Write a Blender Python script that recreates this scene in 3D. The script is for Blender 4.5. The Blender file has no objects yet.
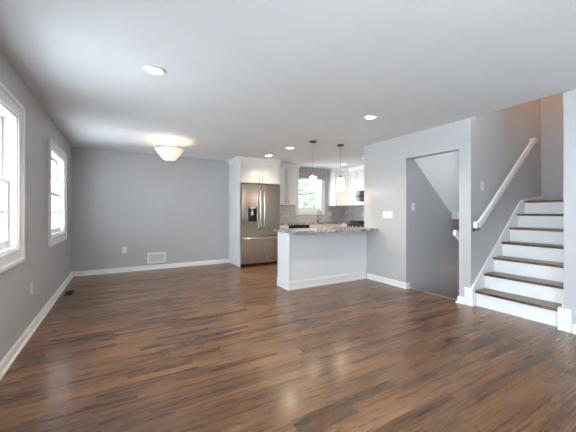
import bpy, bmesh, math, random
from mathutils import Vector, Matrix
random.seed(7)
sc = bpy.context.scene
col = sc.collection
PI = math.pi

# ------------------------------------------------------------------ camera, world, light, exposure
cam_d = bpy.data.cameras.new('camera')
cam_d.sensor_width = 36.0
cam_d.lens = 293.0 / 576.0 * 36.0
cam_d.shift_y = -4.0 / 576.0
cam_d.clip_start = 0.02
cam = bpy.data.objects.new('camera', cam_d)
cam.location = (0, 0, 1.19)
cam.rotation_euler = (PI / 2, 0, -math.radians(30))
col.objects.link(cam)
sc.camera = cam

world = bpy.data.worlds.new('overcast_sky')
sc.world = world
world.use_nodes = True
bgn = world.node_tree.nodes['Background']
bgn.inputs['Color'].default_value = (0.86, 0.93, 1.0, 1)
bgn.inputs['Strength'].default_value = 3.6

sun_d = bpy.data.lights.new('sun', 'SUN'); sun_d.energy = 6.0; sun_d.angle = math.radians(3); sun_d.color = (1.0, 0.97, 0.93)
sun = bpy.data.objects.new('sun', sun_d); sun.rotation_euler = (0, math.radians(22), math.radians(4)); sun.location = (20, 0, 20)  # added to light only the ground outside, for bounce onto the ceiling
col.objects.link(sun)

def portal(name, loc, rot, sx, sy):
    l = bpy.data.lights.new(name, 'AREA')
    l.shape = 'RECTANGLE'; l.size = sx; l.size_y = sy
    l.cycles.is_portal = True
    o = bpy.data.objects.new(name, l); o.location = loc; o.rotation_euler = rot
    col.objects.link(o)

CEIL = 2.39
portal('window_daylight', (-0.93, 2.76, 1.45), (0, -PI / 2, 0), 1.3, 1.25)
portal('window_daylight', (-0.93, 5.23, 1.45), (0, -PI / 2, 0), 1.3, 1.25)
portal('window_daylight', (4.545, 6.85, 1.68), (-PI / 2, 0, 0), 0.85, 0.95)
portal('window_daylight', (-0.93, -0.50, 1.13), (0, -PI / 2, 0), 2.0, 2.8)

sc.view_settings.view_transform = 'Standard'
sc.view_settings.look = 'None'
sc.view_settings.gamma = 1.0
sc.view_settings.use_curve_mapping = False
sc.view_settings.exposure = 2.32
sc.cycles.max_bounces = 12
sc.cycles.diffuse_bounces = 8
sc.cycles.sample_clamp_indirect = 6.0

# ------------------------------------------------------------------ materials
def new_mat(name):
    m = bpy.data.materials.new(name); m.use_nodes = True
    nt = m.node_tree
    return m, nt, nt.nodes['Principled BSDF']

def N(nt, t, **kw):
    n = nt.nodes.new(t)
    for k, v in kw.items():
        setattr(n, k, v)
    return n

def math_n(nt, op, a, b=None, c=None):
    n = N(nt, 'ShaderNodeMath', operation=op)
    for i, x in enumerate((a, b, c)):
        if x is None: continue
        if isinstance(x, (int, float)): n.inputs[i].default_value = x
        else: nt.links.new(x, n.inputs[i])
    return n.outputs[0]

def objcoord(nt, scale=(1, 1, 1)):
    tc = N(nt, 'ShaderNodeTexCoord'); mp = N(nt, 'ShaderNodeMapping')
    mp.inputs['Scale'].default_value = scale
    nt.links.new(tc.outputs['Object'], mp.inputs['Vector'])
    return mp.outputs['Vector']

def ramp(nt, fac, stops, interp='LINEAR'):
    r = N(nt, 'ShaderNodeValToRGB'); r.color_ramp.interpolation = interp
    e = r.color_ramp.elements
    while len(e) < len(stops): e.new(0.5)
    for i, (p, c) in enumerate(stops):
        e[i].position = p; e[i].color = (*c, 1)
    nt.links.new(fac, r.inputs['Fac'])
    return r.outputs['Color']

def bump(nt, bs, height, strength, dist=0.002):
    b = N(nt, 'ShaderNodeBump'); b.inputs['Strength'].default_value = strength
    b.inputs['Distance'].default_value = dist
    nt.links.new(height, b.inputs['Height']); nt.links.new(b.outputs['Normal'], bs.inputs['Normal'])

def paint(name, c, rough=0.55, nscale=180, bstr=0.12, var=0.02):
    m, nt, bs = new_mat(name)
    v = objcoord(nt)
    n = N(nt, 'ShaderNodeTexNoise'); n.inputs['Scale'].default_value = 2.3; nt.links.new(v, n.inputs['Vector'])
    lo = tuple(x * (1 - var) for x in c); hi = tuple(min(1, x * (1 + var)) for x in c)
    nt.links.new(ramp(nt, n.outputs['Fac'], [(0.3, lo), (0.7, hi)]), bs.inputs['Base Color'])
    n2 = N(nt, 'ShaderNodeTexNoise'); n2.inputs['Scale'].default_value = nscale; nt.links.new(v, n2.inputs['Vector'])
    bump(nt, bs, n2.outputs['Fac'], bstr, 0.001)
    bs.inputs['Roughness'].default_value = rough
    return m

M = {}
M['wall'] = paint('grey_wall_paint', (0.500, 0.503, 0.518), 0.42)
M['pale'] = paint('pale_grey_panel_paint', (0.80, 0.82, 0.84), 0.4)
M['ceil'] = paint('white_ceiling_paint', (0.74, 0.765, 0.79), 0.75)
M['white'] = paint('white_gloss_trim_paint', (0.84, 0.845, 0.85), 0.3, 60, 0.04, 0.01)
M['cab'] = paint('white_cabinet_lacquer', (0.82, 0.81, 0.79), 0.33, 60, 0.03, 0.01)
M['plastic'] = paint('white_plastic', (0.82, 0.82, 0.82), 0.35, 60, 0.0, 0.01)
M['darkhole'] = paint('dark_slot', (0.02, 0.02, 0.02), 0.6, 60, 0.0, 0.01)
M['black'] = paint('black_enamel', (0.012, 0.012, 0.014), 0.18, 60, 0.02, 0.1)
M['bronze'] = paint('dark_bronze_metal', (0.07, 0.055, 0.045), 0.4, 60, 0.02, 0.1)
M['grout'] = paint('basement_grey', (0.30, 0.30, 0.30), 0.8)

def metal(name, c, rough, brush=None):
    m, nt, bs = new_mat(name)
    bs.inputs['Metallic'].default_value = 1.0
    v = objcoord(nt, brush or (40, 40, 40))
    n = N(nt, 'ShaderNodeTexNoise'); n.inputs['Scale'].default_value = 6; n.inputs['Detail'].default_value = 4
    nt.links.new(v, n.inputs['Vector'])
    nt.links.new(ramp(nt, n.outputs['Fac'], [(0.25, tuple(x * .88 for x in c)), (0.75, c)]), bs.inputs['Base Color'])
    r = N(nt, 'ShaderNodeMapRange'); r.inputs['To Min'].default_value = rough * .8; r.inputs['To Max'].default_value = rough * 1.25
    nt.links.new(n.outputs['Fac'], r.inputs['Value']); nt.links.new(r.outputs['Result'], bs.inputs['Roughness'])
    bump(nt, bs, n.outputs['Fac'], 0.06, 0.0006)
    return m
M['steel'] = metal('brushed_stainless_steel', (0.46, 0.415, 0.375), 0.25, (60, 60, 0.6))
M['steel_h'] = metal('stainless_handle', (0.85, 0.83, 0.80), 0.22)
M['nickel'] = metal('brushed_nickel', (0.62, 0.56, 0.48), 0.3)
M['chrome'] = metal('chrome', (0.8, 0.8, 0.8), 0.1)

def emit_mat(name, c, strength, base=(0.9, 0.88, 0.84)):
    m, nt, bs = new_mat(name)
    v = objcoord(nt)
    n = N(nt, 'ShaderNodeTexNoise'); n.inputs['Scale'].default_value = 9; n.inputs['Detail'].default_value = 5
    nt.links.new(v, n.inputs['Vector'])
    nt.links.new(ramp(nt, n.outputs['Fac'], [(0.3, tuple(x * .8 for x in c)), (0.7, c)]), bs.inputs['Emission Color'])
    bs.inputs['Base Color'].default_value = (*base, 1)
    bs.inputs['Emission Strength'].default_value = strength
    bs.inputs['Roughness'].default_value = 0.3
    return m
M['lens'] = emit_mat('lit_downlight_lens', (1.0, 0.86, 0.66), 1.5)
M['alabaster'] = emit_mat('lit_alabaster_glass', (1.0, 0.78, 0.54), 0.14)
M['shade'] = emit_mat('lit_frosted_glass', (1.0, 0.86, 0.68), 0.42)
M['display'] = emit_mat('lit_blue_display', (0.45, 0.6, 0.7), 0.25, (0.05, 0.05, 0.06))

def glass_mat():
    m = bpy.data.materials.new('window_glass'); m.use_nodes = True
    nt = m.node_tree; nt.nodes.clear()
    out = N(nt, 'ShaderNodeOutputMaterial'); mix = N(nt, 'ShaderNodeMixShader')
    tr = N(nt, 'ShaderNodeBsdfTransparent'); gl = N(nt, 'ShaderNodeBsdfGlossy'); fr = N(nt, 'ShaderNodeFresnel')
    tr.inputs['Color'].default_value = (0.94, 0.97, 0.98, 1)
    gl.inputs['Roughness'].default_value = 0.02; fr.inputs['IOR'].default_value = 1.45
    nt.links.new(math_n(nt, 'MULTIPLY', fr.outputs[0], 0.35), mix.inputs[0]); nt.links.new(tr.outputs[0], mix.inputs[1]); nt.links.new(gl.outputs[0], mix.inputs[2])
    nt.links.new(mix.outputs[0], out.inputs[0])
    return m
M['glass'] = glass_mat()
m, nt, bs = new_mat('dark_oven_glass')
bs.inputs['Base Color'].default_value = (0.03, 0.03, 0.035, 1); bs.inputs['Roughness'].default_value = 0.06
M['darkglass'] = m

def oak(name, stops, along='X', width=0.072, length=0.55, seams=True, rough=0.27):
    m, nt, bs = new_mat(name)
    tc = N(nt, 'ShaderNodeTexCoord'); sp = N(nt, 'ShaderNodeSeparateXYZ')
    nt.links.new(tc.outputs['Object'], sp.inputs[0])
    U, V = (sp.outputs['X'], sp.outputs['Y']) if along == 'X' else (sp.outputs['Y'], sp.outputs['X'])
    v = math_n(nt, 'DIVIDE', V, width); row = math_n(nt, 'FLOOR', v); fv = math_n(nt, 'FRACT', v)
    w1 = N(nt, 'ShaderNodeTexWhiteNoise', noise_dimensions='1D'); nt.links.new(row, w1.inputs['W'])
    # every strip has its own board length and its own start
    ln = math_n(nt, 'MULTIPLY_ADD', w1.outputs['Value'], 0.5, length * 0.7)
    u = math_n(nt, 'MULTIPLY_ADD', w1.outputs['Value'], 37.3, math_n(nt, 'DIVIDE', U, ln))
    cl = math_n(nt, 'FLOOR', u); fu = math_n(nt, 'FRACT', u)
    cb = N(nt, 'ShaderNodeCombineXYZ'); nt.links.new(row, cb.inputs[0]); nt.links.new(cl, cb.inputs[1])
    w2 = N(nt, 'ShaderNodeTexWhiteNoise', noise_dimensions='2D'); nt.links.new(cb.outputs[0], w2.inputs['Vector'])
    rnd = w2.outputs['Value']
    def streak(su, sv, off, scale, detail, rough_):
        g = N(nt, 'ShaderNodeCombineXYZ')
        nt.links.new(math_n(nt, 'MULTIPLY_ADD', U, su, math_n(nt, 'MULTIPLY', rnd, off)), g.inputs[0])
        nt.links.new(math_n(nt, 'MULTIPLY_ADD', V, sv, math_n(nt, 'MULTIPLY', rnd, off * .37)), g.inputs[1])
        nt.links.new(math_n(nt, 'MULTIPLY', rnd, off * 1.7), g.inputs[2])
        n = N(nt, 'ShaderNodeTexNoise'); n.inputs['Scale'].default_value = scale
        n.inputs['Detail'].default_value = detail; n.inputs['Roughness'].default_value = rough_
        nt.links.new(g.outputs[0], n.inputs['Vector'])
        return n
    n1 = streak(1.3, 48.0, 61.0, 1.0, 5, 0.6)          # fine pores: long thin streaks
    n3 = streak(1.5, 11.0, 19.0, 1.0, 2.0, 0.5)        # cathedral figure
    n5 = streak(3.0, 16.0, 43.0, 1.0, 3.0, 0.55)       # dark mineral streaks and knots
    rings = math_n(nt, 'FRACT', math_n(nt, 'MULTIPLY', n3.outputs['Fac'], 12.0))
    rings = math_n(nt, 'POWER', math_n(nt, 'ABSOLUTE', math_n(nt, 'MULTIPLY_ADD', rings, 2.0, -1.0)), 1.4)
    n4 = N(nt, 'ShaderNodeTexNoise'); n4.inputs['Scale'].default_value = 1.3; n4.inputs['Detail'].default_value = 2
    nt.links.new(tc.outputs['Object'], n4.inputs['Vector'])
    f = math_n(nt, 'MULTIPLY', rnd, 0.34)
    f = math_n(nt, 'MULTIPLY_ADD', n1.outputs['Fac'], 0.55, f)
    f = math_n(nt, 'MULTIPLY_ADD', rings, 0.20, f)
    f = math_n(nt, 'MULTIPLY_ADD', n4.outputs['Fac'], 0.20, f)
    dk = N(nt, 'ShaderNodeMapRange'); dk.inputs['From Min'].default_value = 0.60; dk.inputs['From Max'].default_value = 0.72
    nt.links.new(n5.outputs['Fac'], dk.inputs['Value'])
    f = math_n(nt, 'MULTIPLY_ADD', dk.outputs['Result'], -0.24, f)
    f = math_n(nt, 'SUBTRACT', f, 0.16)
    c = ramp(nt, f, stops)
    if seams:
        e1 = math_n(nt, 'LESS_THAN', math_n(nt, 'MINIMUM', fv, math_n(nt, 'SUBTRACT', 1.0, fv)), 0.010)
        e2 = math_n(nt, 'LESS_THAN', math_n(nt, 'MINIMUM', fu, math_n(nt, 'SUBTRACT', 1.0, fu)), 0.0016)
        e = math_n(nt, 'MAXIMUM', e1, e2)
        mx = N(nt, 'ShaderNodeMix', data_type='RGBA'); nt.links.new(math_n(nt, 'MULTIPLY', e, 0.65), mx.inputs[0])
        nt.links.new(c, mx.inputs[6]); mx.inputs[7].default_value = (0.02, 0.012, 0.008, 1)
        c = mx.outputs[2]
    nt.links.new(c, bs.inputs['Base Color'])
    rr = N(nt, 'ShaderNodeMapRange'); rr.inputs['To Min'].default_value = rough * 0.8; rr.inputs['To Max'].default_value = rough * 1.3
    nt.links.new(n1.outputs['Fac'], rr.inputs['Value']); nt.links.new(rr.outputs['Result'], bs.inputs['Roughness'])
    bs.inputs['Coat Weight'].default_value = 0.15; bs.inputs['Coat Roughness'].default_value = 0.16
    bump(nt, bs, n1.outputs['Fac'], 0.10, 0.0015)
    return m
OAK = [(0.10, (0.040, 0.021, 0.013)), (0.32, (0.100, 0.052, 0.028)), (0.50, (0.175, 0.086, 0.040)), (0.68, (0.26, 0.135, 0.063)), (0.92, (0.38, 0.21, 0.105))]
M['oak'] = oak('stained_oak_strip_floor', OAK)
M['tread'] = oak('stained_oak_tread', [(p, tuple(x * 1.0 for x in c)) for p, c in OAK], along='Y', width=0.12, length=3.0, seams=False, rough=0.3)

def granite():
    m, nt, bs = new_mat('polished_grey_granite')
    v = objcoord(nt)
    vo = N(nt, 'ShaderNodeTexVoronoi'); vo.inputs['Scale'].default_value = 55; nt.links.new(v, vo.inputs['Vector'])
    n = N(nt, 'ShaderNodeTexNoise'); n.inputs['Scale'].default_value = 9; n.inputs['Detail'].default_value = 9; n.inputs['Roughness'].default_value = 0.75
    nt.links.new(v, n.inputs['Vector'])
    sx = N(nt, 'ShaderNodeSeparateColor'); nt.links.new(vo.outputs['Color'], sx.inputs[0])
    f = math_n(nt, 'ADD', math_n(nt, 'MULTIPLY', sx.outputs[0], 0.35), math_n(nt, 'MULTIPLY', n.outputs['Fac'], 0.75))
    nt.links.new(ramp(nt, f, [(0.30, (0.03, 0.03, 0.035)), (0.45, (0.17, 0.17, 0.18)), (0.58, (0.42, 0.41, 0.40)), (0.75, (0.72, 0.70, 0.68))]), bs.inputs['Base Color'])
    bs.inputs['Roughness'].default_value = 0.1
    return m
M['granite'] = granite()

def tiles():
    m, nt, bs = new_mat('grey_marble_mosaic_tile')
    tc = N(nt, 'ShaderNodeTexCoord'); sp = N(nt, 'ShaderNodeSeparateXYZ'); nt.links.new(tc.outputs['Object'], sp.inputs[0])
    cb = N(nt, 'ShaderNodeCombineXYZ')
    nt.links.new(math_n(nt, 'ADD', sp.outputs['X'], sp.outputs['Y']), cb.inputs[0]); nt.links.new(sp.outputs['Z'], cb.inputs[1])
    b = N(nt, 'ShaderNodeTexBrick'); b.inputs['Scale'].default_value = 1.0
    b.inputs['Brick Width'].default_value = 0.10; b.inputs['Row Height'].default_value = 0.05; b.inputs['Mortar Size'].default_value = 0.0025
    b.inputs['Color1'].default_value = (0.46, 0.45, 0.44, 1); b.inputs['Color2'].default_value = (0.60, 0.585, 0.57, 1)
    b.inputs['Mortar'].default_value = (0.62, 0.61, 0.6, 1)
    nt.links.new(cb.outputs[0], b.inputs['Vector'])
    nt.links.new(b.outputs['Color'], bs.inputs['Base Color'])
    bs.inputs['Roughness'].default_value = 0.22
    return m
M['tile'] = tiles()

def mottled(name, c1, c2, scale, rough=0.8):
    m, nt, bs = new_mat(name)
    n = N(nt, 'ShaderNodeTexNoise'); n.inputs['Scale'].default_value = scale; n.inputs['Detail'].default_value = 4
    nt.links.new(objcoord(nt), n.inputs['Vector'])
    nt.links.new(ramp(nt, n.outputs['Fac'], [(0.35, c1), (0.65, c2)]), bs.inputs['Base Color'])
    bs.inputs['Roughness'].default_value = rough
    return m
M['linen'] = mottled('taupe_linen', (0.40, 0.37, 0.36), (0.46, 0.43, 0.42), 120, 0.9)
M['leaf'] = mottled('green_leaves', (0.07, 0.10, 0.06), (0.14, 0.19, 0.11), 4)
M['bark'] = mottled('grey_bark', (0.16, 0.14, 0.12), (0.3, 0.27, 0.24), 12)
M['bounce_ground'] = mottled('pale_bounce_ground', (0.60, 0.61, 0.62), (0.68, 0.69, 0.70), 1.5)  # ground outside made pale so it bounces daylight up to the ceiling
M['siding'] = mottled('pale_house_siding', (0.62, 0.66, 0.70), (0.68, 0.72, 0.76), 2)

# ------------------------------------------------------------------ mesh builder
def frame(ox, oy, rot=0.0, oz=0.0):
    return Matrix.Translation((ox, oy, oz)) @ Matrix.Rotation(rot, 4, 'Z')

class MB:
    def __init__(s, mat=None):
        s.bm = bmesh.new(); s.M = mat or Matrix.Identity(4)
    def v(s, p): return s.bm.verts.new(s.M @ Vector(p))
    def box(s, x0, y0, z0, x1, y1, z1):
        if x0 > x1: x0, x1 = x1, x0
        if y0 > y1: y0, y1 = y1, y0
        if z0 > z1: z0, z1 = z1, z0
        q = [s.v(p) for p in ((x0,y0,z0),(x1,y0,z0),(x1,y1,z0),(x0,y1,z0),(x0,y0,z1),(x1,y0,z1),(x1,y1,z1),(x0,y1,z1))]
        for f in ((3,2,1,0),(4,5,6,7),(0,1,5,4),(1,2,6,5),(2,3,7,6),(3,0,4,7)):
            s.bm.faces.new([q[i] for i in f])
        return s
    def frustum(s, lo, hi):
        (a0,b0,c0,a1,b1), (d0,e0,f0,d1,e1) = lo, hi      # x0,y0,z,x1,y1
        q = [s.v(p) for p in ((a0,b0,c0),(a1,b0,c0),(a1,b1,c0),(a0,b1,c0),(d0,e0,f0),(d1,e0,f0),(d1,e1,f0),(d0,e1,f0))]
        for f in ((3,2,1,0),(4,5,6,7),(0,1,5,4),(1,2,6,5),(2,3,7,6),(3,0,4,7)):
            s.bm.faces.new([q[i] for i in f])
        return s
    def sweep(s, path, section, up=(0, 0, 1), smooth=False, cap=True):
        """section: (side, up) points carried along the path with mitred corners"""
        P = [Vector(p) for p in path]; up = Vector(up); rings = []
        for i, p in enumerate(P):
            d0 = (P[i] - P[i-1]).normalized() if i else None
            d1 = (P[i+1] - P[i]).normalized() if i < len(P) - 1 else None
            t = ((d0 or d1) + (d1 or d0)).normalized()
            ref = d0 or d1
            side = ref.cross(up).normalized(); u2 = side.cross(ref).normalized()
            ring = []
            for a, b in section:
                q = p + side * a + u2 * b
                k = (p - q).dot(t) / ref.dot(t)
                ring.append(s.v(q + ref * k))
            rings.append(ring)
        n = len(section)
        for r0, r1 in zip(rings, rings[1:]):
            for j in range(n):
                f = s.bm.faces.new((r0[j], r0[(j+1) % n], r1[(j+1) % n], r1[j])); f.smooth = smooth
        if cap:
            s.bm.faces.new(rings[0][::-1]); s.bm.faces.new(rings[-1])
        return s
    def tube(s, path, r, seg=12):
        d = Vector(path[1]) - Vector(path[0])
        up = (0, 0, 1) if abs(d.normalized().z) < 0.9 else (1, 0, 0)
        P = [Vector(p) for p in path]; rings = []
        prev = None
        for i, p in enumerate(P):
            t = (P[min(i+1, len(P)-1)] - P[max(i-1, 0)]).normalized()
            if prev is None: sd = t.cross(Vector(up)).normalized()
            else: sd = (prev - t * prev.dot(t)).normalized()
            prev = sd; u2 = sd.cross(t)
            rr = r[i] if isinstance(r, (list, tuple)) else r
            rings.append([s.v(p + sd * math.cos(2*PI*k/seg) * rr + u2 * math.sin(2*PI*k/seg) * rr) for k in range(seg)])
        for r0, r1 in zip(rings, rings[1:]):
            for j in range(seg):
                f = s.bm.faces.new((r0[j], r0[(j+1) % seg], r1[(j+1) % seg], r1[j])); f.smooth = True
        s.bm.faces.new(rings[0][::-1]); s.bm.faces.new(rings[-1])
        return s
    def lathe(s, prof, c, seg=32, axis='Z', close=False):
        cx, cy, cz = c; rings = []
        for r, h in prof:
            ring = []
            for k in range(seg):
                a = 2*PI*k/seg
                if axis == 'Z': p = (cx + r*math.cos(a), cy + r*math.sin(a), cz + h)
                elif axis == 'Y': p = (cx + r*math.cos(a), cy + h, cz + r*math.sin(a))
                else: p = (cx + h, cy + r*math.cos(a), cz + r*math.sin(a))
                ring.append(s.v(p))
            rings.append(ring)
        for r0, r1 in zip(rings, rings[1:]):
            for j in range(seg):
                f = s.bm.faces.new((r0[j], r0[(j+1) % seg], r1[(j+1) % seg], r1[j])); f.smooth = True
        if close:
            for j in range(seg):
                f = s.bm.faces.new((rings[-1][j], rings[-1][(j+1) % seg], rings[0][(j+1) % seg], rings[0][j])); f.smooth = True
        else:
            s.bm.faces.new(rings[0][::-1]); s.bm.faces.new(rings[-1])
        return s
    def poly(s, pts, a0, a1, axis='Y'):
        """pts in the plane across the axis (XZ for Y, YZ for X, XY for Z), extruded from a0 to a1"""
        def P(p, a):
            return {'Y': (p[0], a, p[1]), 'X': (a, p[0], p[1]), 'Z': (p[0], p[1], a)}[axis]
        A = [s.v(P(p, a0)) for p in pts]; B = [s.v(P(p, a1)) for p in pts]; n = len(pts)
        for i in range(n): s.bm.faces.new((A[i], A[(i+1) % n], B[(i+1) % n], B[i]))
        s.bm.faces.new(A[::-1]); s.bm.faces.new(B)
        return s
    def build(s, name, mat, parent=None, bevel=0.0, at=None, seg=2):
        bm = s.bm
        bmesh.ops.remove_doubles(bm, verts=bm.verts, dist=1e-6)
        bmesh.ops.recalc_face_normals(bm, faces=bm.faces)
        if parent is not None:
            org = Vector(parent['_o']) if '_o' in parent else Vector((0, 0, 0))
        elif at is not None: org = Vector(at)
        else: org = Vector((0, 0, 0))
        bmesh.ops.translate(bm, vec=-org, verts=bm.verts)
        me = bpy.data.meshes.new(name); bm.to_mesh(me); bm.free()
        me.materials.append(M[mat] if isinstance(mat, str) else mat)
        o = bpy.data.objects.new(name, me); col.objects.link(o)
        if parent is not None: o.parent = parent
        else: o.location = org
        o['_o'] = tuple(org)
        if bevel:
            b = o.modifiers.new('edge', 'BEVEL'); b.width = bevel; b.segments = seg; b.limit_method = 'ANGLE'; b.angle_limit = math.radians(40)
        return o

def thing(name, loc, label=None, cat=None, group=None, kind=None):
    o = bpy.data.objects.new(name, None); o.location = loc; o.empty_display_size = 0.1
    col.objects.link(o); o['_o'] = tuple(loc)
    return tag(o, label, cat, group, kind)
def tag(o, label=None, cat=None, group=None, kind=None):
    if label: o['label'] = label
    if cat: o['category'] = cat
    if group: o['group'] = group
    if kind: o['kind'] = kind
    return o
def struct(mb, name, mat, **kw): return tag(mb.build(name, mat, **kw), kind='structure')

# ------------------------------------------------------------------ room shell
XL, XP, YB, YR = -0.755, 3.87, 6.67, -2.0
FR = XL - 0.15
b = MB(); b.box(FR, YR-.15, -.2, 3.95, YB+.15, 0); b.box(3.95, YR-.15, -.2, 6.04, 2.21, 0); b.box(3.95, 3.2, -.2, 6.04, YB+.15, 0)
struct(b, 'floor', 'oak')
b = MB(); b.box(FR, YR-.15, CEIL, XP, YB+.15, CEIL+.2); b.box(XP, 2.21, CEIL, 6.04, YB+.15, CEIL+.2); b.box(XP, YR-.15, CEIL, 3.99, 1.165, CEIL+.2)
struct(b, 'ceiling', 'ceil')

def wall_mesh(mp, u0, u1, z0, z1, openings):
    """a wall pierced by rectangular openings; mp(u, w) -> x, y for face (w=0) and back (w=1)"""
    b = MB()
    us = sorted({u0, u1, *[o[0] for o in openings], *[o[1] for o in openings]})
    for a, c in zip(us, us[1:]):
        segs = [(z0, z1)]
        for o in openings:
            if o[0] <= a + 1e-6 and o[1] >= c - 1e-6:
                segs = [(z0, o[2]), (o[3], z1)]
        for s0, s1 in segs:
            if s1 - s0 > 1e-4:
                xa, ya = mp(a, 0); xb, yb = mp(c, 1)
                b.box(xa, ya, s0, xb, yb, s1)
    return b

W1 = (2.22, 3.32, 0.87, 2.00); W2 = (4.70, 5.76, 0.87, 2.00); W0 = (-1.85, 0.85, 0.14, 2.10)
struct(wall_mesh(lambda u, w: (XL - .15*w, u), YR, YB, 0, CEIL, [W0, W1, W2]), 'wall_left', 'wall')
KW = (4.16, 4.93, 1.22, 2.12)
struct(wall_mesh(lambda u, w: (u, YB + .15*w), FR, 5.91, 0, CEIL, [KW]), 'wall_back', 'wall')
struct(wall_mesh(lambda u, w: (u, YR - .15*w), FR, 3.99, 0, CEIL, []), 'wall_rear', 'wall')
struct(wall_mesh(lambda u, w: (XP + .12*w, u), 2.06, 3.93, 0, CEIL, [(2.21, 3.03, 0, 2.02)]), 'wall_right', 'wall')
struct(MB().box(XP, YR, 0, 3.99, 1.165, CEIL), 'wall_right_front', 'wall')
struct(MB().box(3.99, 2.06, -1.75, 5.92, 2.21, 3.6), 'wall_stair_left', 'wall')
struct(MB().box(3.99, 1.045, 0, 5.92, 1.165, 3.6), 'wall_stair_right', 'wall')
struct(MB().box(5.92, 1.045, -1.75, 6.04, 3.93, 3.6), 'wall_stair_end', 'wall')
struct(MB().box(3.99, 3.03, -1.75, 5.92, 3.15, 0).box(3.99, 3.03, 0, 5.92, 3.93, CEIL), 'wall_basement_left', 'wall')
struct(MB().box(5.76, 3.93, 0, 5.91, YB, CEIL), 'wall_kitchen_right', 'wall')
struct(MB().box(3.75, 1.045, CEIL+.2, 3.87, 2.21, 3.6), 'wall_upper_hall', 'wall')
struct(MB().box(3.75, 1.0, 3.6, 6.04, 2.3, 3.7), 'ceiling_upper', 'ceil')
struct(MB().box(3.83, 2.1, -1.95, 6.04, 3.15, -1.75), 'floor_basement', 'grout')
struct(MB().box(3.83, 2.21, -1.75, 3.95, 3.03, -.2), 'wall_basement_near', 'wall')
# underside of the upper flight, seen through the doorway
b = MB(); b.poly([(3.99, 2.09), (5.02, 1.194), (5.02, 1.33), (3.99, 2.23)], 2.21, 3.03)
struct(b, 'ceiling_basement_stair', 'white')
struct(MB().box(5.08, 2.21, 1.07, 5.92, 3.03, 1.36).box(5.02, 2.21, 1.194, 5.08, 3.03, 1.36), 'ceiling_landing', 'white')

# baseboards: profile with a shoe moulding
BB = [(0, 0), (0.030, 0), (0.030, 0.010), (0.024, 0.020), (0.015, 0.022), (0.015, 0.070), (0.009, 0.080), (0.006, 0.090), (0, 0.090)]
def baseboard(name, path, parent=None, prof=BB):
    # room side lies to the right of the walking direction
    return MB().sweep([(x, y, z) for x, y, z in path], prof).build(name, 'white', parent)
def bstruct(name, path): tag(baseboard(name, path), kind='structure')
bstruct('baseboard_left', [(XL, YR, 0), (XL, YB, 0), (2.248, YB, 0)])
bstruct('baseboard_right', [(XP, 3.845, 0), (XP, 3.03, 0), (3.945, 3.03, 0)])
bstruct('baseboard_doorway', [(3.945, 2.21, 0), (XP, 2.21, 0), (XP, 2.132, 0)])
bstruct('baseboard_right_front', [(XP, 1.095, 0), (XP, YR, 0)])
bstruct('baseboard_rear', [(XP, YR, 0), (XL, YR, 0)])

# ------------------------------------------------------------------ windows
def window(idx, Mx, w0, w1, z0, z1, units=1, cols=3, rows=2, cas=0.11):
    """local frame: x along the wall, y outwards through the wall, room face at y = 0"""
    loc = Mx @ Vector(((w0+w1)/2, 0, z0))
    t = thing('window_%d' % idx, loc, kind='structure')
    # casing: four mitre-less boards with a raised back band
    c = MB(Mx)
    for (a0, c0, a1, c1) in ((w0-cas, z0-cas, w0, z1+cas), (w1, z0-cas, w1+cas, z1+cas), (w0, z1, w1, z1+cas), (w0, z0-cas, w1, z0)):
        c.box(a0, -.018, c0, a1, 0, c1)
    bb = 0.026
    for (a0, c0, a1, c1) in ((w0-cas-.004, z0-cas-.004, w0-cas+bb, z1+cas+.004), (w1+cas-bb, z0-cas-.004, w1+cas+.004, z1+cas+.004),
                             (w0-cas+bb, z1+cas-bb, w1+cas-bb, z1+cas+.004), (w0-cas+bb, z0-cas-.004, w1+cas-bb, z0-cas+bb)):
        c.box(a0, -.032, c0, a1, -.018, c1)
    c.build('window_casing', 'white', t, 0.003)
    j = MB(Mx)
    for (a0, c0, a1, c1) in ((w0, z0, w0+.018, z1), (w1-.018, z0, w1, z1), (w0+.018, z1-.018, w1-.018, z1), (w0+.018, z0, w1-.018, z0+.024)):
        j.box(a0, -.004, c0, a1, .15, c1)
    j.build('window_jamb', 'white', t, 0.002)
    uw = (w1 - w0 - .036) / units
    for k in range(units):
        a = w0 + .018 + uw*k; e = a + uw
        if k: MB(Mx).box(a-.03, .0, z0+.024, a+.03, .15, z1-.018).build('mullion', 'white', t, 0.002)
        if k: a += .03
        if k < units-1: e -= .03
        zb, zt = z0+.024, z1-.018; mid = (zb+zt)/2
        for nm, s0, s1, y0 in (('lower_sash', zb, mid+.02, .045), ('upper_sash', mid-.02, zt, .085)):
            st = .042; s = MB(Mx); y1 = y0+.034
            lo = .06 if nm == 'lower_sash' else .036; hi = .036 if nm == 'lower_sash' else .045
            s.box(a, y0, s0, a+st, y1, s1); s.box(e-st, y0, s0, e, y1, s1)
            s.box(a+st, y0, s0, e-st, y1, s0+lo); s.box(a+st, y0, s1-hi, e-st, y1, s1)
            g = s.build(nm, 'white', t, 0.002)
            gx0, gx1, gz0, gz1 = a+st, e-st, s0+lo, s1-hi
            mt = MB(Mx)
            for q in range(1, cols):
                x = gx0 + (gx1-gx0)*q/cols; mt.box(x-.012, y0+.006, gz0, x+.012, y1-.006, gz1)
            for q in range(1, rows):
                z = gz0 + (gz1-gz0)*q/rows; mt.box(gx0, y0+.007, z-.012, gx1, y1-.007, z+.012)
            mt.build('muntins', 'white', g)
            MB(Mx).box(gx0-.004, y0+.015, gz0-.004, gx1+.004, y0+.019, gz1+.004).build('glass', 'glass', g)
        # sash lock on the meeting rail
        MB(Mx).box((a+e)/2-.03, .05, mid+.02, (a+e)/2+.03, .075, mid+.034).build('sash_lock', 'white', t, .003)
    return t
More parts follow.
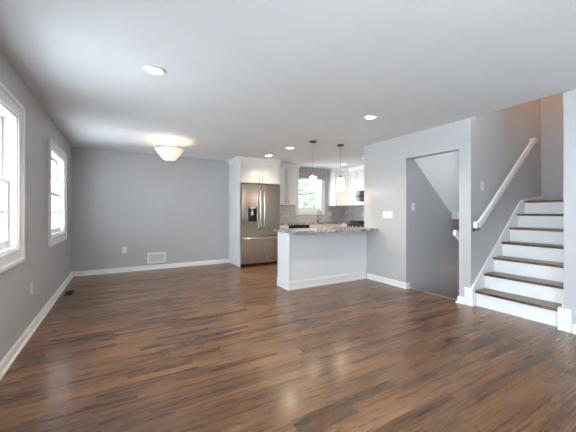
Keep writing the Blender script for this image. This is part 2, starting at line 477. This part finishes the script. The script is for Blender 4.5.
ML = Matrix(((0, -1, 0, XL), (1, 0, 0, 0), (0, 0, 1, 0), (0, 0, 0, 1)))      # x' -> Y, y' -> -X
window(1, ML, *W1)
window(2, ML, *W2)
MK = Matrix.Translation((0, YB, 0))
window(3, MK, *KW, cols=1, rows=1, cas=0.10)
MR = Matrix(((1, 0, 0, 0), (0, -1, 0, YR), (0, 0, 1, 0), (0, 0, 0, 1)))
window(4, ML, *W0, units=2, cols=1, rows=1)  # unseen window, added and sized to bring more light from the left

# ------------------------------------------------------------------ main staircase
RISE, RUN, X0 = 0.194, 0.2275, 3.933
YLs, YRs = 2.038, 1.187
st = thing('staircase', (3.933, 1.6, 0), 'white staircase with dark stained oak treads climbing between two grey walls', 'staircase')
for k in range(7):
    x = X0 + RUN*k
    MB().box(x, YRs, RISE*k, x+.02, YLs, RISE*(k+1)-.03).build('riser', 'white', st)
    if k < 6:
        MB().box(x-.028, YRs if k else 1.206, RISE*(k+1)-.03, x+RUN+.0, YLs, RISE*(k+1)).build('tread', 'tread', st, 0.008, seg=3)
MB().box(X0+RUN*6-.028, YRs, RISE*7-.03, 5.918, YLs, RISE*7).build('landing', 'tread', st, 0.008, seg=3)
def stringer(y0, y1, xa):
    zt = lambda x: 0.215 + 0.853*(x - 3.86)
    e = 5.20
    b = MB(); b.poly([(xa, 0), (5.3, 0), (5.918, RISE*7), (5.918, 1.435), (e, zt(e)), (xa, zt(xa))], y0, y1); return b
stringer(YLs, 2.058, 3.871).build('stringer', 'white', st)
stringer(1.167, YRs, 3.90).build('stringer', 'white', st)
# cap moulding running up the wall-side stringer and level along the landing
zt = lambda x: 0.215 + 0.853*(x - 3.86)
MB().sweep([(3.872, 2.045, zt(3.872)), (5.20, 2.045, zt(5.20)), (5.915, 2.045, 1.437)], [(-.013, -.03), (.013, -.03), (.013, 0), (.007, .010), (-.013, .012)]).build('cap_molding', 'white', st)
# plinth blocks that end the stringers at the floor
b = MB(); b.box(3.848, 2.026, 0, XP, 2.130, 0.222); b.box(XP, 2.026, 0, 3.932, 2.0375, 0.222)
b.build('plinth_block', 'white', st, 0.003)
b = MB(); b.box(3.846, 1.098, 0, XP, 1.206, 0.228); b.box(XP, 1.187, 0, 3.905, 1.2055, 0.228)
b.build('plinth_block', 'white', st, 0.003)

hr = thing('handrail', (3.93, 2.06, 1.0), 'white sloping handrail fixed to the grey wall above the stairs', 'handrail')
SEC = [(-.019, -.042), (.019, -.042), (.021, -.01), (.021, .02), (.014, .036), (-.014, .036), (-.021, .02), (-.021, -.01)]
MB().sweep([(3.84, 1.995, 1.035), (3.93, 1.995, 1.035), (5.46, 1.995, 2.275), (5.54, 1.995, 2.30)], SEC).build('rail', 'white', hr, 0.003)
MB().box(5.50, 2.01, 2.27, 5.54, 2.0598, 2.33).build('rail_return', 'white', hr, .003)
for x in (3.93, 4.7, 5.36):
    z = 1.035 + max(0, x-3.93)*0.8105
    MB().lathe([(.022, -.0005), (.022, -.006), (.012, -.010)], (x, 2.06, z-.075), 14, 'Y').tube([(x, 2.052, z-.075), (x, 2.0, z-.075), (x, 1.995, z-.035)], .007, 8).build('bracket', 'bronze', hr)

# ------------------------------------------------------------------ basement stairs behind the doorway
bs_ = thing('basement_stairs', (3.97, 2.6, -1.75), 'dark wooden stairs going down behind the open grey doorway', 'stairs')
for k in range(8):
    x = 3.955 + .2275*k; z = -RISE*(k+1)
    MB().box(x, 2.212, z, x+.018, 3.028, z+RISE-.002 if k else -.001).build('riser', 'white', bs_)
    MB().box(x+.018, 2.212, z-.03, x+.2275+.02 if k < 7 else x+.14, 3.028, z).build('tread', 'tread', bs_)
hb = thing('handrail', (4.05, 2.22, .8), 'short white handrail end showing inside the open doorway', 'handrail')
MB().sweep([(3.90, 2.285, .915), (3.95, 2.285, .905), (5.15, 2.285, -.118)], SEC).build('rail', 'white', hb, .003)
for x in (4.2, 5.0):
    z = .905-(x-3.95)*.853
    MB().tube([(x, 2.2105, z-.07), (x, 2.285, z-.07), (x, 2.285, z-.04)], .007, 8).build('bracket', 'bronze', hb)

# ------------------------------------------------------------------ peninsula
pn = thing('kitchen_peninsula', (3.05, 4.0, 0), 'white and pale grey half-wall peninsula base under the granite counter', 'kitchen island')
MB().box(2.262, 3.87, 0, 3.868, 4.215, .872).build('body', 'pale', pn)
MB().box(2.240, 3.876, 0, 2.262, 4.22, .872).build('end_panel', 'white', pn, .003)
MB().box(2.240, 3.852, 0, 2.266, 3.876, .872).build('corner_trim', 'white', pn, .004)
MB().box(2.266, 3.860, .83, 3.868, 3.87, .872).build('top_trim', 'white', pn, .002)
PB = [(0, 0), (0.020, 0), (0.018, 0.012), (0.012, 0.018), (0.012, 0.105), (0.006, 0.125), (0, 0.13)]
baseboard('base_molding', [(2.240, 4.22, 0), (2.240, 3.856, 0), (3.838, 3.856, 0)][::-1], pn, [(-a, c) for a, c in PB])
ct = MB().box(2.19, 3.58, .873, 3.868, 4.27, .910).build('peninsula_countertop', 'granite', at=(3.03, 3.9, .876), bevel=.006, seg=3)
tag(ct, 'long speckled grey granite bar top on the peninsula under two pendants', 'countertop')

# ------------------------------------------------------------------ kitchen cabinets
HX = -PI/2
def pull(mb, x, y, z0, z1, vertical=True, r=.005):
    if vertical:
        mb.tube([(x, y-.03, z0-.015), (x, y-.03, z1+.015)], r, 8)
        for z in (z0, z1): mb.tube([(x, y, z), (x, y-.03, z)], r*.8, 8)
    else:
        mb.tube([(z0-.015, y-.03, x), (z1+.015, y-.03, x)], r, 8)
        for z in (z0, z1): mb.tube([(z, y, x), (z, y-.03, x)], r*.8, 8)
    return mb
def shaker(F, parent, x0, x1, z0, z1, y=0.0, name='door', hs=None, rail=.055):
    b = MB(F); t = .02
    b.box(x0, y-t, z0, x0+rail, y, z1); b.box(x1-rail, y-t, z0, x1, y, z1)
    b.box(x0+rail, y-t, z0, x1-rail, y, z0+rail); b.box(x0+rail, y-t, z1-rail, x1-rail, y, z1)
    b.box(x0+rail, y-.009, z0+rail, x1-rail, y, z1-rail)
    d = b.build(name, 'cab', parent, .0015)
    if hs:
        k, x, a, c = hs
        pull(MB(F), x, y-t, a, c, k == 'v').build('handle', 'nickel', d)
    return d
def crown(F, parent, x0, x1, y1, left=True, right=True, z=2.285):
    l, r = (.04 if left else 0), (.03 if right else 0)
    b = MB(F); b.box(x0 - .004*left, -.024, z-.02, x1 + .004*right, y1, z)
    b.frustum((x0, -.02, z, x1, y1), (x0-l, -.055, CEIL-.022, x1+r, y1)); b.box(x0-l, -.055, CEIL-.022, x1+r, y1, CEIL-.002)
    return b.build('crown_molding', 'cab', parent)
def upper(name, F, w, d, z0, z1, n, label, left=True, right=True, hz=True, cr=True, group=None):
    loc = F @ Vector((w/2, d/2, z0)); t = thing(name, loc, label, 'cabinet', group)
    MB(F).box(0, 0, z0, w, d-.002, z1).build('cabinet_body', 'cab', t, .001)
    dw = w/n
    for k in range(n):
        if n == 1: hx = w-.04
        else: hx = dw*(k+1)-.045 if k % 2 == 0 else dw*k+.045
        shaker(F, t, dw*k+.004, dw*(k+1)-.004, z0+.004, z1-.012, hs=('v', hx, z0+.05, z0+.15) if hz else None)
    if cr: crown(F, t, 0, w, d-.002, left, right, z1)
    return t
ZU0, ZU1 = 1.365, 2.295
# refrigerator surround: two tall side panels and the cabinet over the fridge
t = thing('refrigerator_surround', (2.26, 6.33, 0), 'tall white end panels and two-door cabinet enclosing the refrigerator', 'cabinet')
F = frame(2.25, 6.0)
MB(F).box(0, -.02, 0, .02, .668, ZU1).build('end_panel', 'white', t, .002)
MB(F).box(.972, -.02, 0, .992, .668, ZU1).build('end_panel', 'cab', t, .002)
MB(F).box(.02, 0, 1.83, .972, .668, ZU1).build('cabinet_body', 'cab', t)
shaker(F, t, .024, .494, 1.835, ZU1-.012, hs=('v', .458, 1.86, 1.97))
shaker(F, t, .498, .968, 1.835, ZU1-.012, hs=('v', .534, 1.86, 1.97))
crown(F, t, 0, .992, .668, True, False, ZU1)

# refrigerator
rf = thing('refrigerator', (2.74, 6.3, 0), 'stainless steel french door refrigerator with water dispenser and bottom freezer', 'refrigerator')
x0, x1, yd = 2.278, 3.214, 5.93
MB().box(x0+.004, 6.0, .03, x1-.004, 6.62, 1.79).build('body', 'steel', rf, .004)
MB().box(x0+.01, 5.965, .012, x1-.01, 6.0, .05).build('toe_grille', 'black', rf)
mid = (x0+x1)/2
def fdoor(a, c, z0, z1, nm, cut=None):
    b = MB()
    if cut:
        p, q, r, s = cut
        b.box(a, yd, z0, p, 5.995, z1); b.box(q, yd, z0, c, 5.995, z1); b.box(p, yd, z0, q, 5.995, r); b.box(p, yd, s, q, 5.995, z1); b.box(p, yd+.05, r, q, 5.995, s)
        return b.build(nm, 'steel', rf)
    b.box(a, yd, z0, c, 5.995, z1)
    return b.build(nm, 'steel', rf, .008, seg=3)
dl = fdoor(x0, mid-.003, .665, 1.80, 'door', (2.43, 2.63, .985, 1.30))
dr = fdoor(mid+.003, x1, .665, 1.80, 'door')
fz = fdoor(x0, x1, .06, .645, 'freezer_drawer')
for d, hx in ((dl, mid-.048), (dr, mid+.048)):
    pts = [(hx, yd, .80), (hx, yd-.035, .82)] + [(hx, yd-.045-.02*math.sin(PI*i/8), .86+.74*i/8) for i in range(9)] + [(hx, yd-.035, 1.64), (hx, yd, 1.66)]
    MB().tube(pts, .013, 12).build('handle', 'steel_h', d)
pts = [(x0+.05, yd, .612), (x0+.06, yd-.035, .612)] + [(x0+.10+(x1-x0-.2)*i/8, yd-.045-.012*math.sin(PI*i/8), .612) for i in range(9)] + [(x1-.06, yd-.035, .612), (x1-.05, yd, .612)]
MB().tube(pts, .013, 12).build('handle', 'steel_h', fz)
dp = MB().box(2.43, yd-.004, .985, 2.444, yd+.05, 1.30).box(2.616, yd-.004, .985, 2.63, yd+.05, 1.30).box(2.444, yd-.004, 1.262, 2.616, yd+.05, 1.30).box(2.444, yd+.040, 1.0, 2.616, yd+.0499, 1.262).box(2.444, yd-.004, .985, 2.616, yd+.05, 1.0).build('dispenser_frame', 'black', dl)
MB().box(2.50, yd+.018, 1.12, 2.56, yd+.04, 1.20).box(2.515, yd+.005, 1.199, 2.545, yd+.04, 1.262).build('dispenser_lever', 'steel_h', dl, .003)
MB().box(2.46, yd-.006, 1.268, 2.60, yd-.004, 1.294).build('dispenser_display', 'display', dl)

# wall cabinets
upper('wall_cabinet', frame(3.246, 6.34), .724, .328, ZU0, ZU1, 2, 'two-door white wall cabinet between refrigerator and kitchen window', False, True)
XR = 5.76
# diagonal corner cabinet
cc = thing('corner_wall_cabinet', (5.55, 6.45, ZU0), 'white diagonal corner wall cabinet right of the kitchen window', 'cabinet')
poly = [(5.15, 6.668), (5.15, 6.34), (5.43, 6.06), (5.758, 6.06), (5.758, 6.668)]
MB().poly(poly, ZU0, ZU1, 'Z').build('cabinet_body', 'cab', cc)
Fd = frame(5.15, 6.34, -PI/4); dl_ = .28*math.sqrt(2)
shaker(Fd, cc, .004, dl_-.004, ZU0+.004, ZU1-.012, hs=('v', .045, ZU0+.05, ZU0+.15))
b = MB()
top = [(5.10, 6.668), (5.10, 6.32), (5.41, 6.01), (5.758, 6.01), (5.758, 6.668)]
A = [b.v((p[0], p[1], ZU1)) for p in poly]; B = [b.v((p[0], p[1], CEIL-.003)) for p in top]
for i in range(5): b.bm.faces.new((A[i], A[(i+1) % 5], B[(i+1) % 5], B[i]))
b.bm.faces.new(A[::-1]); b.bm.faces.new(B)
b.build('crown_molding', 'cab', cc)
upper('wall_cabinet', frame(5.43, 6.058, HX), .266, .328, ZU0, ZU1, 1, 'narrow white wall cabinet between corner cabinet and microwave', False, False)
upper('wall_cabinet', frame(5.43, 5.788, HX), .756, .328, 1.80, ZU1, 2, 'short two-door white wall cabinet above the microwave', False, False)
upper('wall_cabinet', frame(5.43, 5.028, HX), .90, .328, ZU0, ZU1, 2, 'white wall cabinet on the right kitchen wall nearer than the microwave', False, True)

# base cabinets
def base(name, F, w, layout, label):
    t = thing(name, F @ Vector((w/2, .3, 0)), label, 'cabinet')
    MB(F).box(0, 0, .10, w, .598, .872).box(0, .06, 0, w, .598, .10).build('cabinet_body', 'cab', t)
    n = layout; dw = w/n
    for k in range(n):
        a, c = dw*k+.004, dw*(k+1)-.004
        shaker(F, t, a, c, .70, .866, name='drawer', hs=('h', .783, (a+c)/2-.05, (a+c)/2+.05), rail=.04)
        hx = c-.04 if k % 2 == 0 else a+.04
        shaker(F, t, a, c, .108, .692, hs=('v', hx, .56, .66))
    return t
base('base_cabinet', frame(3.246, 6.07), .268, 1, 'narrow white base cabinet between refrigerator and dishwasher')
dwz = thing('dishwasher', (3.81, 6.35, 0), 'stainless dishwasher with black control strip below the kitchen counter', 'dishwasher')
MB().box(3.520, 6.07, .02, 4.106, 6.66, .868).build('body', 'black', dwz)
MB().box(3.524, 6.045, .10, 4.102, 6.07, .77).build('door', 'steel', dwz, .004)
MB().box(3.524, 6.040, .775, 4.102, 6.07, .866).build('control_panel', 'black', dwz, .003)
MB().tube([(3.57, 6.045, .74), (3.57, 6.01, .74)], .006, 8).tube([(4.056, 6.045, .74), (4.056, 6.01, .74)], .006, 8).tube([(3.55, 6.01, .74), (4.076, 6.01, .74)], .009, 10).build('handle', 'steel_h', dwz)
base('base_cabinet', frame(4.112, 6.07), 1.02, 2, 'white two-door sink base cabinet beneath the kitchen window')
# corner base and side run
base('base_cabinet', frame(5.16, 5.80+.268, HX), .27, 1, 'narrow white base cabinet between the corner and the range')
base('base_cabinet', frame(5.16, 5.022, HX), .95, 2, 'white base cabinet on the right kitchen wall nearer than the range')
b = MB().box(3.246, 6.045, .876, 5.758, 6.668, .908).box(5.135, 5.798, .876, 5.758, 6.045, .908)
tag(b.build('countertop', 'granite', at=(4.5, 6.36, .876), bevel=.004), 'grey granite countertop along the kitchen wall below the window', 'countertop')
tag(MB().box(5.135, 4.06, .876, 5.758, 5.022, .908).build('countertop', 'granite', at=(5.45, 4.5, .876), bevel=.004), 'short grey granite countertop on the near side of the range', 'countertop')
# tile backsplash (belongs to the walls)
b = MB().box(3.246, 6.660, .91, 4.058, 6.669, ZU0-.002).box(4.058, 6.660, .91, 5.034, 6.669, 1.104).box(5.034, 6.660, .91, 5.759, 6.669, ZU0-.002)
struct(b, 'wall_back_tile', 'tile')
struct(MB().box(5.750, 4.06, .91, 5.759, 6.659, ZU0-.002), 'wall_kitchen_right_tile', 'tile')

# range and microwave (front faces -X)
F = frame(5.12, 5.79, HX)
rg = thing('range', (5.44, 5.41, 0), 'black and stainless gas range against the right kitchen wall', 'stove')
MB(F).box(.004, .02, .06, .756, .62, .905).build('body', 'steel', rg, .003)
MB(F).box(.004, -.01, .905, .756, .62, .925).build('cooktop', 'black', rg, .004)
od = MB(F).box(.008, -.012, .22, .752, .02, .745).build('oven_door', 'steel', rg, .004)
MB(F).box(.12, -.016, .33, .64, -.012, .63).build('oven_window', 'darkglass', od)
MB(F).tube([(.06, -.05, .69), (.70, -.05, .69)], .012, 10).tube([(.09, -.012, .69), (.09, -.05, .69)], .008, 8).tube([(.67, -.012, .69), (.67, -.05, .69)], .008, 8).build('handle', 'steel_h', od)
MB(F).box(.008, -.012, .07, .752, .02, .21).build('drawer', 'steel', rg, .004)
MB(F).box(.004, -.025, .755, .756, .02, .904).build('control_panel', 'black', rg, .004)
for k in range(5):
    MB(F).lathe([(.022, -.025), (.022, -.045), (.017, -.055)], (.10+.14*k, 0, .83), 16, 'Y').build('knob', 'steel_h', rg)
for gx in (.20, .56):
    for gy in (.15, .44):
        c = MB(F); c.lathe([(.045, .925), (.045, .934), (.025, .938)], (gx, gy, 0), 16)
        for s in (-.10, -.035, .035, .10): c.box(gx-.15, gy+s-.005, .945, gx+.15, gy+s+.005, .957)
        for s in (-.145, .145): c.box(gx+s-.005, gy-.12, .926, gx+s+.005, gy+.12, .957)
        c.build('burner', 'black', rg)
mw = thing('microwave', (5.55, 5.41, 1.37), 'stainless over-the-range microwave with dark glass door', 'microwave')
F = frame(5.35, 5.786, HX)
MB(F).box(0, .03, 1.375, .75, .405, 1.795).build('body', 'steel', mw, .003)
md = MB(F).box(.0, 0, 1.40, .56, .03, 1.79).build('door', 'steel', mw, .004)
MB(F).box(.05, -.004, 1.45, .50, 0, 1.74).build('door_window', 'darkglass', md)
MB(F).tube([(.535, -.035, 1.46), (.535, -.035, 1.74)], .009, 10).tube([(.535, 0, 1.48), (.535, -.035, 1.48)], .006, 8).tube([(.535, 0, 1.72), (.535, -.035, 1.72)], .006, 8).build('handle', 'steel_h', md)
MB(F).box(.564, 0, 1.40, .75, .03, 1.79).build('control_panel', 'black', mw, .003)
MB(F).box(.0, .005, 1.36, .75, .40, 1.375).build('vent_grille', 'black', mw)

# faucet
fa = thing('faucet', (4.62, 6.50, .908), 'tall dark gooseneck faucet behind the sink under the window', 'faucet')
MB().lathe([(.028, 0), (.028, .012), (.018, .03), (.016, .06)], (4.71, 6.52, .908), 20).build('base', 'bronze', fa)
pts = [(4.71, 6.52, .96), (4.71, 6.52, 1.14)] + [(4.71, 6.52-.075+.075*math.cos(PI*i/10), 1.14+.075*math.sin(PI*i/10)) for i in range(1, 11)] + [(4.71, 6.37, 1.08)]
MB().tube(pts, .009, 12).build('spout', 'bronze', fa)
MB().tube([(4.726, 6.52, .965), (4.80, 6.52, .985), (4.825, 6.52, 1.0)], [.010, .007, .006], 10).build('lever', 'bronze', fa)
sk = MB().box(4.40, 6.15, .9085, 5.02, 6.17, .912).box(4.40, 6.43, .9085, 5.02, 6.45, .912).box(4.40, 6.17, .9085, 4.42, 6.43, .912).box(5.0, 6.17, .9085, 5.02, 6.43, .912).box(4.42, 6.17, .9085, 5.0, 6.43, .9095)
tag(sk.build('sink', 'steel_h', at=(4.71, 6.3, .9085)), 'stainless sink set in the counter below the kitchen window', 'sink')

# roman shade over the kitchen window
rs = thing('roman_shade', (4.6, 6.6, 2.06), 'taupe fabric roman shade valance across the top of kitchen window', 'window shade')
b = MB()
n = 28
for j in range(n):                        # scalloped lower hem that drops at both sides
    u0, u1 = j/n, (j+1)/n; xa, xb = 4.06+.98*u0, 4.06+.98*u1
    h0, h1 = 2.085-.03*(abs(2*u0-1)**6), 2.085-.03*(abs(2*u1-1)**6)
    w0, w1 = .006*math.sin(u0*22), .006*math.sin(u1*22)
    b.frustum((xa, 6.565+w0, h0, xb, 6.585+w0), (xa, 6.575, 2.355, xb, 6.59))
b.box(4.06, 6.59, 2.335, 5.04, 6.634, 2.355); b.box(4.06, 6.59, 2.06, 4.068, 6.634, 2.335); b.box(5.032, 6.59, 2.06, 5.04, 6.634, 2.335)
b.build('fabric_panel', 'linen', rs)
for zf in (2.10, 2.17, 2.24):
    MB().tube([(4.062, 6.572, zf), (5.038, 6.572, zf)], .012, 10).build('fold', 'linen', rs)

# ------------------------------------------------------------------ lights
def lamp(name, loc, kind, energy, colour, size=.05, parent=None, **kw):
    l = bpy.data.lights.new(name, kind); l.energy = energy; l.color = colour
    if kind in ('POINT', 'SPOT'): l.shadow_soft_size = size
    for k, v in kw.items(): setattr(l, k, v)
    o = bpy.data.objects.new(name, l); col.objects.link(o)
    if parent is not None:
        o.parent = parent; o.location = Vector(loc) - Vector(parent['_o'])
    else: o.location = loc
    return o
WARM = (1.0, 0.80, 0.58)
def downlight(x, y, label, w=9, zc=CEIL):
    t = thing('recessed_downlight', (x, y, zc), label, 'ceiling light', 'recessed lights in the white ceiling')
    MB().lathe([(.062, -.001), (.062, -.008), (.070, -.012), (.086, -.009), (.090, -.001)], (x, y, zc), 36, close=True).build('trim_ring', 'white', t)
    MB().lathe([(.0615, -.001), (.0615, -.005), (.001, -.006)], (x, y, zc), 32).build('lens', 'lens', t)
    lamp('downlight_beam', (x, y, zc-.02), 'SPOT', w, WARM, .06, t, spot_size=math.radians(140), spot_blend=.9)
downlight(.257, 2.711, 'largest and nearest recessed round ceiling light, above the open living floor', 14)
downlight(2.753, 2.684, 'recessed round ceiling light alone in front of the grey doorway wall', 14)
downlight(2.755, 5.60, 'recessed round ceiling light directly in front of the refrigerator cabinet', 7)
downlight(2.769, 4.72, 'recessed round ceiling light left of the two pendant canopies', 22)
downlight(4.861, 5.65, 'recessed round kitchen ceiling light seen beside the right pendant', 9)
downlight(4.718, 4.75, 'recessed kitchen ceiling light peeking past the edge of the grey wall', 9)

def pendant(x, y, label):
    t = thing('pendant_light', (x, y, CEIL), label, 'pendant light', 'pendant lights over the peninsula')
    MB().lathe([(.064, -.001), (.064, -.010), (.045, -.022), (.012, -.030)], (x, y, CEIL), 28).build('canopy', 'bronze', t)
    MB().tube([(x, y, CEIL-.028), (x, y, 1.84)], .0035, 8).build('cord', 'nickel', t)
    MB().lathe([(.008, 1.85), (.022, 1.84), (.030, 1.815), (.034, 1.795)], (x, y, 0), 24).build('cap', 'nickel', t)
    MB().lathe([(.020, 1.797), (.058, 1.795), (.063, 1.785), (.063, 1.578), (.059, 1.578), (.059, 1.784), (.020, 1.790)], (x, y, 0), 36, close=True).build('shade', 'shade', t)
    lamp('pendant_bulb', (x, y, 1.55), 'POINT', 0.9, WARM, .05, t)
pendant(2.854, 4.095, 'left pendant light with frosted cylinder shade, in front of the kitchen window')
pendant(3.438, 4.075, 'right pendant light with frosted cylinder shade, in front of the white cabinets')

t = thing('semi_flush_ceiling_light', (.742, 5.29, CEIL), 'glowing alabaster bowl ceiling light on brass arms near the far wall', 'ceiling light')
cx, cy = .742, 5.29
MB().lathe([(.075, -.001), (.075, -.010), (.055, -.024), (.02, -.032)], (cx, cy, CEIL), 32).build('canopy', 'nickel', t)
MB().tube([(cx, cy, CEIL-.03), (cx, cy, 2.045)], .007, 10).build('stem', 'nickel', t)
MB().lathe([(.004, 2.022), (.014, 2.03), (.016, 2.040), (.008, 2.052), (.020, 2.058)], (cx, cy, 0), 20).build('finial', 'nickel', t)
MB().lathe([(.012, 2.062), (.085, 2.065), (.110, 2.082), (.175, 2.165), (.218, 2.228), (.228, 2.238), (.219, 2.243), (.208, 2.232), (.167, 2.173), (.104, 2.094), (.082, 2.074), (.012, 2.072)], (cx, cy, 0), 48, close=True).build('glass_bowl', 'alabaster', t)
for k in range(3):
    a = 2*PI*k/3 + math.radians(55); c_, s_ = math.cos(a), math.sin(a)
    pts = [(cx+c_*r, cy+s_*r, z) for r, z in ((.006, 2.34), (.05, 2.325), (.12, 2.322), (.19, 2.325), (.234, 2.30), (.240, 2.255))]
    MB().tube(pts, .005, 8).lathe([(.004, .0), (.012, .008), (.012, .02), (.004, .028)], (cx+c_*.240, cy+s_*.240, 2.243), 12).build('arm', 'nickel', t)
lamp('bowl_bulb', (cx+.06, cy, 2.17), 'POINT', 1.1, (1, .72, .47), .08, t)

lamp('basement_stair_fill', (5.6, 2.62, .1), 'POINT', 0.35, (1, .72, .5), .06)  # added warm fill without a fixture, brightens the wall inside the doorway

# hall light at the top of the stairs
t = thing('hall_downlight', (5.45, 1.5, 3.6), 'warm round light high in the stairwell ceiling', 'ceiling light')
MB().lathe([(.062, -.001), (.062, -.008), (.086, -.009), (.090, -.001)], (5.45, 1.5, 3.6), 30, close=True).build('trim_ring', 'white', t)
MB().lathe([(.0615, -.001), (.0615, -.005), (.001, -.006)], (5.45, 1.5, 3.6), 30).build('lens', 'lens', t)
lamp('hall_beam', (5.45, 1.5, 3.57), 'SPOT', 4, (1, .50, .20), .05, t, spot_size=math.radians(165), spot_blend=.5)

# ------------------------------------------------------------------ plates, outlets, vents
def plate(name, F, w, h, z, label, cat, kind, n=1):
    t = thing(name, F @ Vector((0, 0, z)), label, cat)
    MB(F).box(-w/2, -.006, z-h/2, w/2, -.0003, z+h/2).build('cover_plate', 'plastic', t, .002)
    for k in range(n):
        x = (k-(n-1)/2)*.046
        if kind == 'rocker':
            MB(F).box(x-.0165, -.010, z-.033, x+.0165, -.006, z+.033).build('rocker', 'plastic', t, .0015)
        elif kind == 'toggle':
            MB(F).box(x-.005, -.018, z-.004, x+.005, -.006, z+.014).build('toggle', 'plastic', t, .0015)
        else:
            for dz in (-.02, .02):
                s = MB(F).box(x-.016, -.009, z+dz-.014, x+.016, -.006, z+dz+.014).build('socket', 'plastic', t, .002)
                MB(F).box(x-.008, -.0095, z+dz-.004, x-.006, -.009, z+dz+.006).box(x+.006, -.0095, z+dz-.004, x+.008, -.009, z+dz+.006).build('slots', 'darkhole', s)
    return t
FLx = lambda y: Matrix.Translation((XL, y, 0)) @ Matrix.Rotation(PI/2, 4, 'Z')
plate('wall_outlet', FLx(3.80), .075, .12, .43, 'white electrical outlet low on the left wall under the windows', 'outlet', 'outlet')
plate('wall_outlet', frame(.095, YB), .075, .12, .437, 'white electrical outlet low on the far blue-grey wall', 'outlet', 'outlet')
plate('light_switch', frame(XP, 3.385, HX), .21, .12, 1.145, 'wide four-gang white light switch on the wall beside the doorway', 'light switch', 'rocker', 4)
plate('light_switch', frame(4.035, 3.03), .075, .12, 1.27, 'single white light switch just inside the open doorway', 'light switch', 'toggle')
plate('light_switch', frame(4.133, 2.06), .075, .12, 1.53, 'single white light switch on stairwell wall above the handrail', 'light switch', 'toggle')
plate('wall_outlet', frame(5.24, 6.660), .075, .12, 1.14, 'white outlet on the kitchen backsplash right of the window', 'outlet', 'outlet')
plate('wall_outlet', frame(5.75, 5.90, HX), .075, .12, 1.12, 'white outlet on the tiled right kitchen wall near the range', 'outlet', 'outlet')

v = thing('wall_vent', (.684, YB, .23), 'white louvered return air vent low on the far wall', 'vent')
x0, x1, z0, z1 = .505, .863, .125, .345
MB().box(x0, YB-.012, z0, x0+.035, YB-.0005, z1).box(x1-.035, YB-.012, z0, x1, YB-.0005, z1).box(x0+.035, YB-.012, z0, x1-.035, YB-.0005, z0+.035).box(x0+.035, YB-.012, z1-.035, x1-.035, YB-.0005, z1).build('vent_frame', 'white', v, .002)
MB().box(x0+.035, YB-.002, z0+.035, x1-.035, YB-.0005, z1-.035).build('vent_back', 'darkhole', v)
b = MB()
for k in range(9):
    z = z0+.045+k*.0163; b.frustum((x0+.035, YB-.011, z-.004, x1-.035, YB-.009), (x0+.035, YB-.004, z+.006, x1-.035, YB-.002))
b.build('louvers', 'white', v)

v = thing('floor_register', (-.63, 5.32, 0), 'dark bronze heating register set in the floor by left wall', 'vent')
rx0, rx1, ry0, ry1 = -.69, -.565, 5.16, 5.47
MB().box(rx0, ry0, .0005, rx0+.018, ry1, .005).box(rx1-.018, ry0, .0005, rx1, ry1, .005).box(rx0+.018, ry0, .0005, rx1-.018, ry0+.018, .005).box(rx0+.018, ry1-.018, .0005, rx1-.018, ry1, .005).build('register_frame', 'bronze', v)
b = MB().box(rx0+.018, ry0+.018, .0005, rx1-.018, ry1-.018, .001)
for k in range(11):
    y = ry0+.03+k*.0245; b.box(rx0+.018, y, .001, rx1-.018, y+.009, .004)
b.build('register_grille', 'darkhole', v)

# ------------------------------------------------------------------ outside
struct(MB().box(-40, -40, -.75, -.95, 45, -.7).box(-.95, 6.9, -.75, 45, 45, -.7).box(-.95, -40, -.75, 45, -2.2, -.7), 'ground', 'bounce_ground')
def tree(x, y, h, r, label, seed, n=5200):
    rn = random.Random(seed)
    t = thing('tree', (x, y, -.7), label, 'tree', 'trees outside the kitchen window')
    b = MB(); b.tube([(x, y, -.7), (x+.05, y, h*.35), (x-.05, y+.1, h*.7)], [.16, .12, .06], 10)
    for k in range(7):
        a = rn.uniform(0, 2*PI); z = h*rn.uniform(.25, .6)
        b.tube([(x, y, z), (x+math.cos(a)*r*.4, y+math.sin(a)*r*.4, z+r*.35), (x+math.cos(a)*r*.75, y+math.sin(a)*r*.75, z+r*.6)], [.05, .03, .012], 6)
    b.build('trunk', 'bark', t)
    b = MB()
    for k in range(n):
        th = rn.uniform(0, 2*PI); ph = math.acos(rn.uniform(-1, 1)); q = rn.uniform(.35, 1)**.5
        c = Vector((x+r*q*math.sin(ph)*math.cos(th), y+r*q*math.sin(ph)*math.sin(th), h*.58+r*1.15*q*math.cos(ph)))
        d = Vector((rn.uniform(-1, 1), rn.uniform(-1, 1), rn.uniform(-1, 1))).normalized(); e = d.orthogonal().normalized()
        s = rn.uniform(.07, .14)
        b.bm.faces.new([b.v(c-d*s), b.v(c+e*s*.5), b.v(c+d*s), b.v(c-e*s*.5)])
    b.build('leaves', 'leaf', t)
tree(7.0, 10.4, 3.0, 1.9, 'leafy green tree seen low through the kitchen window, on the left', 3)
tree(10.9, 13.6, 4.2, 2.3, 'leafy green tree farther off, seen through the right of the kitchen window', 5)

for o in sc.objects:
    if '_o' in o: del o['_o']
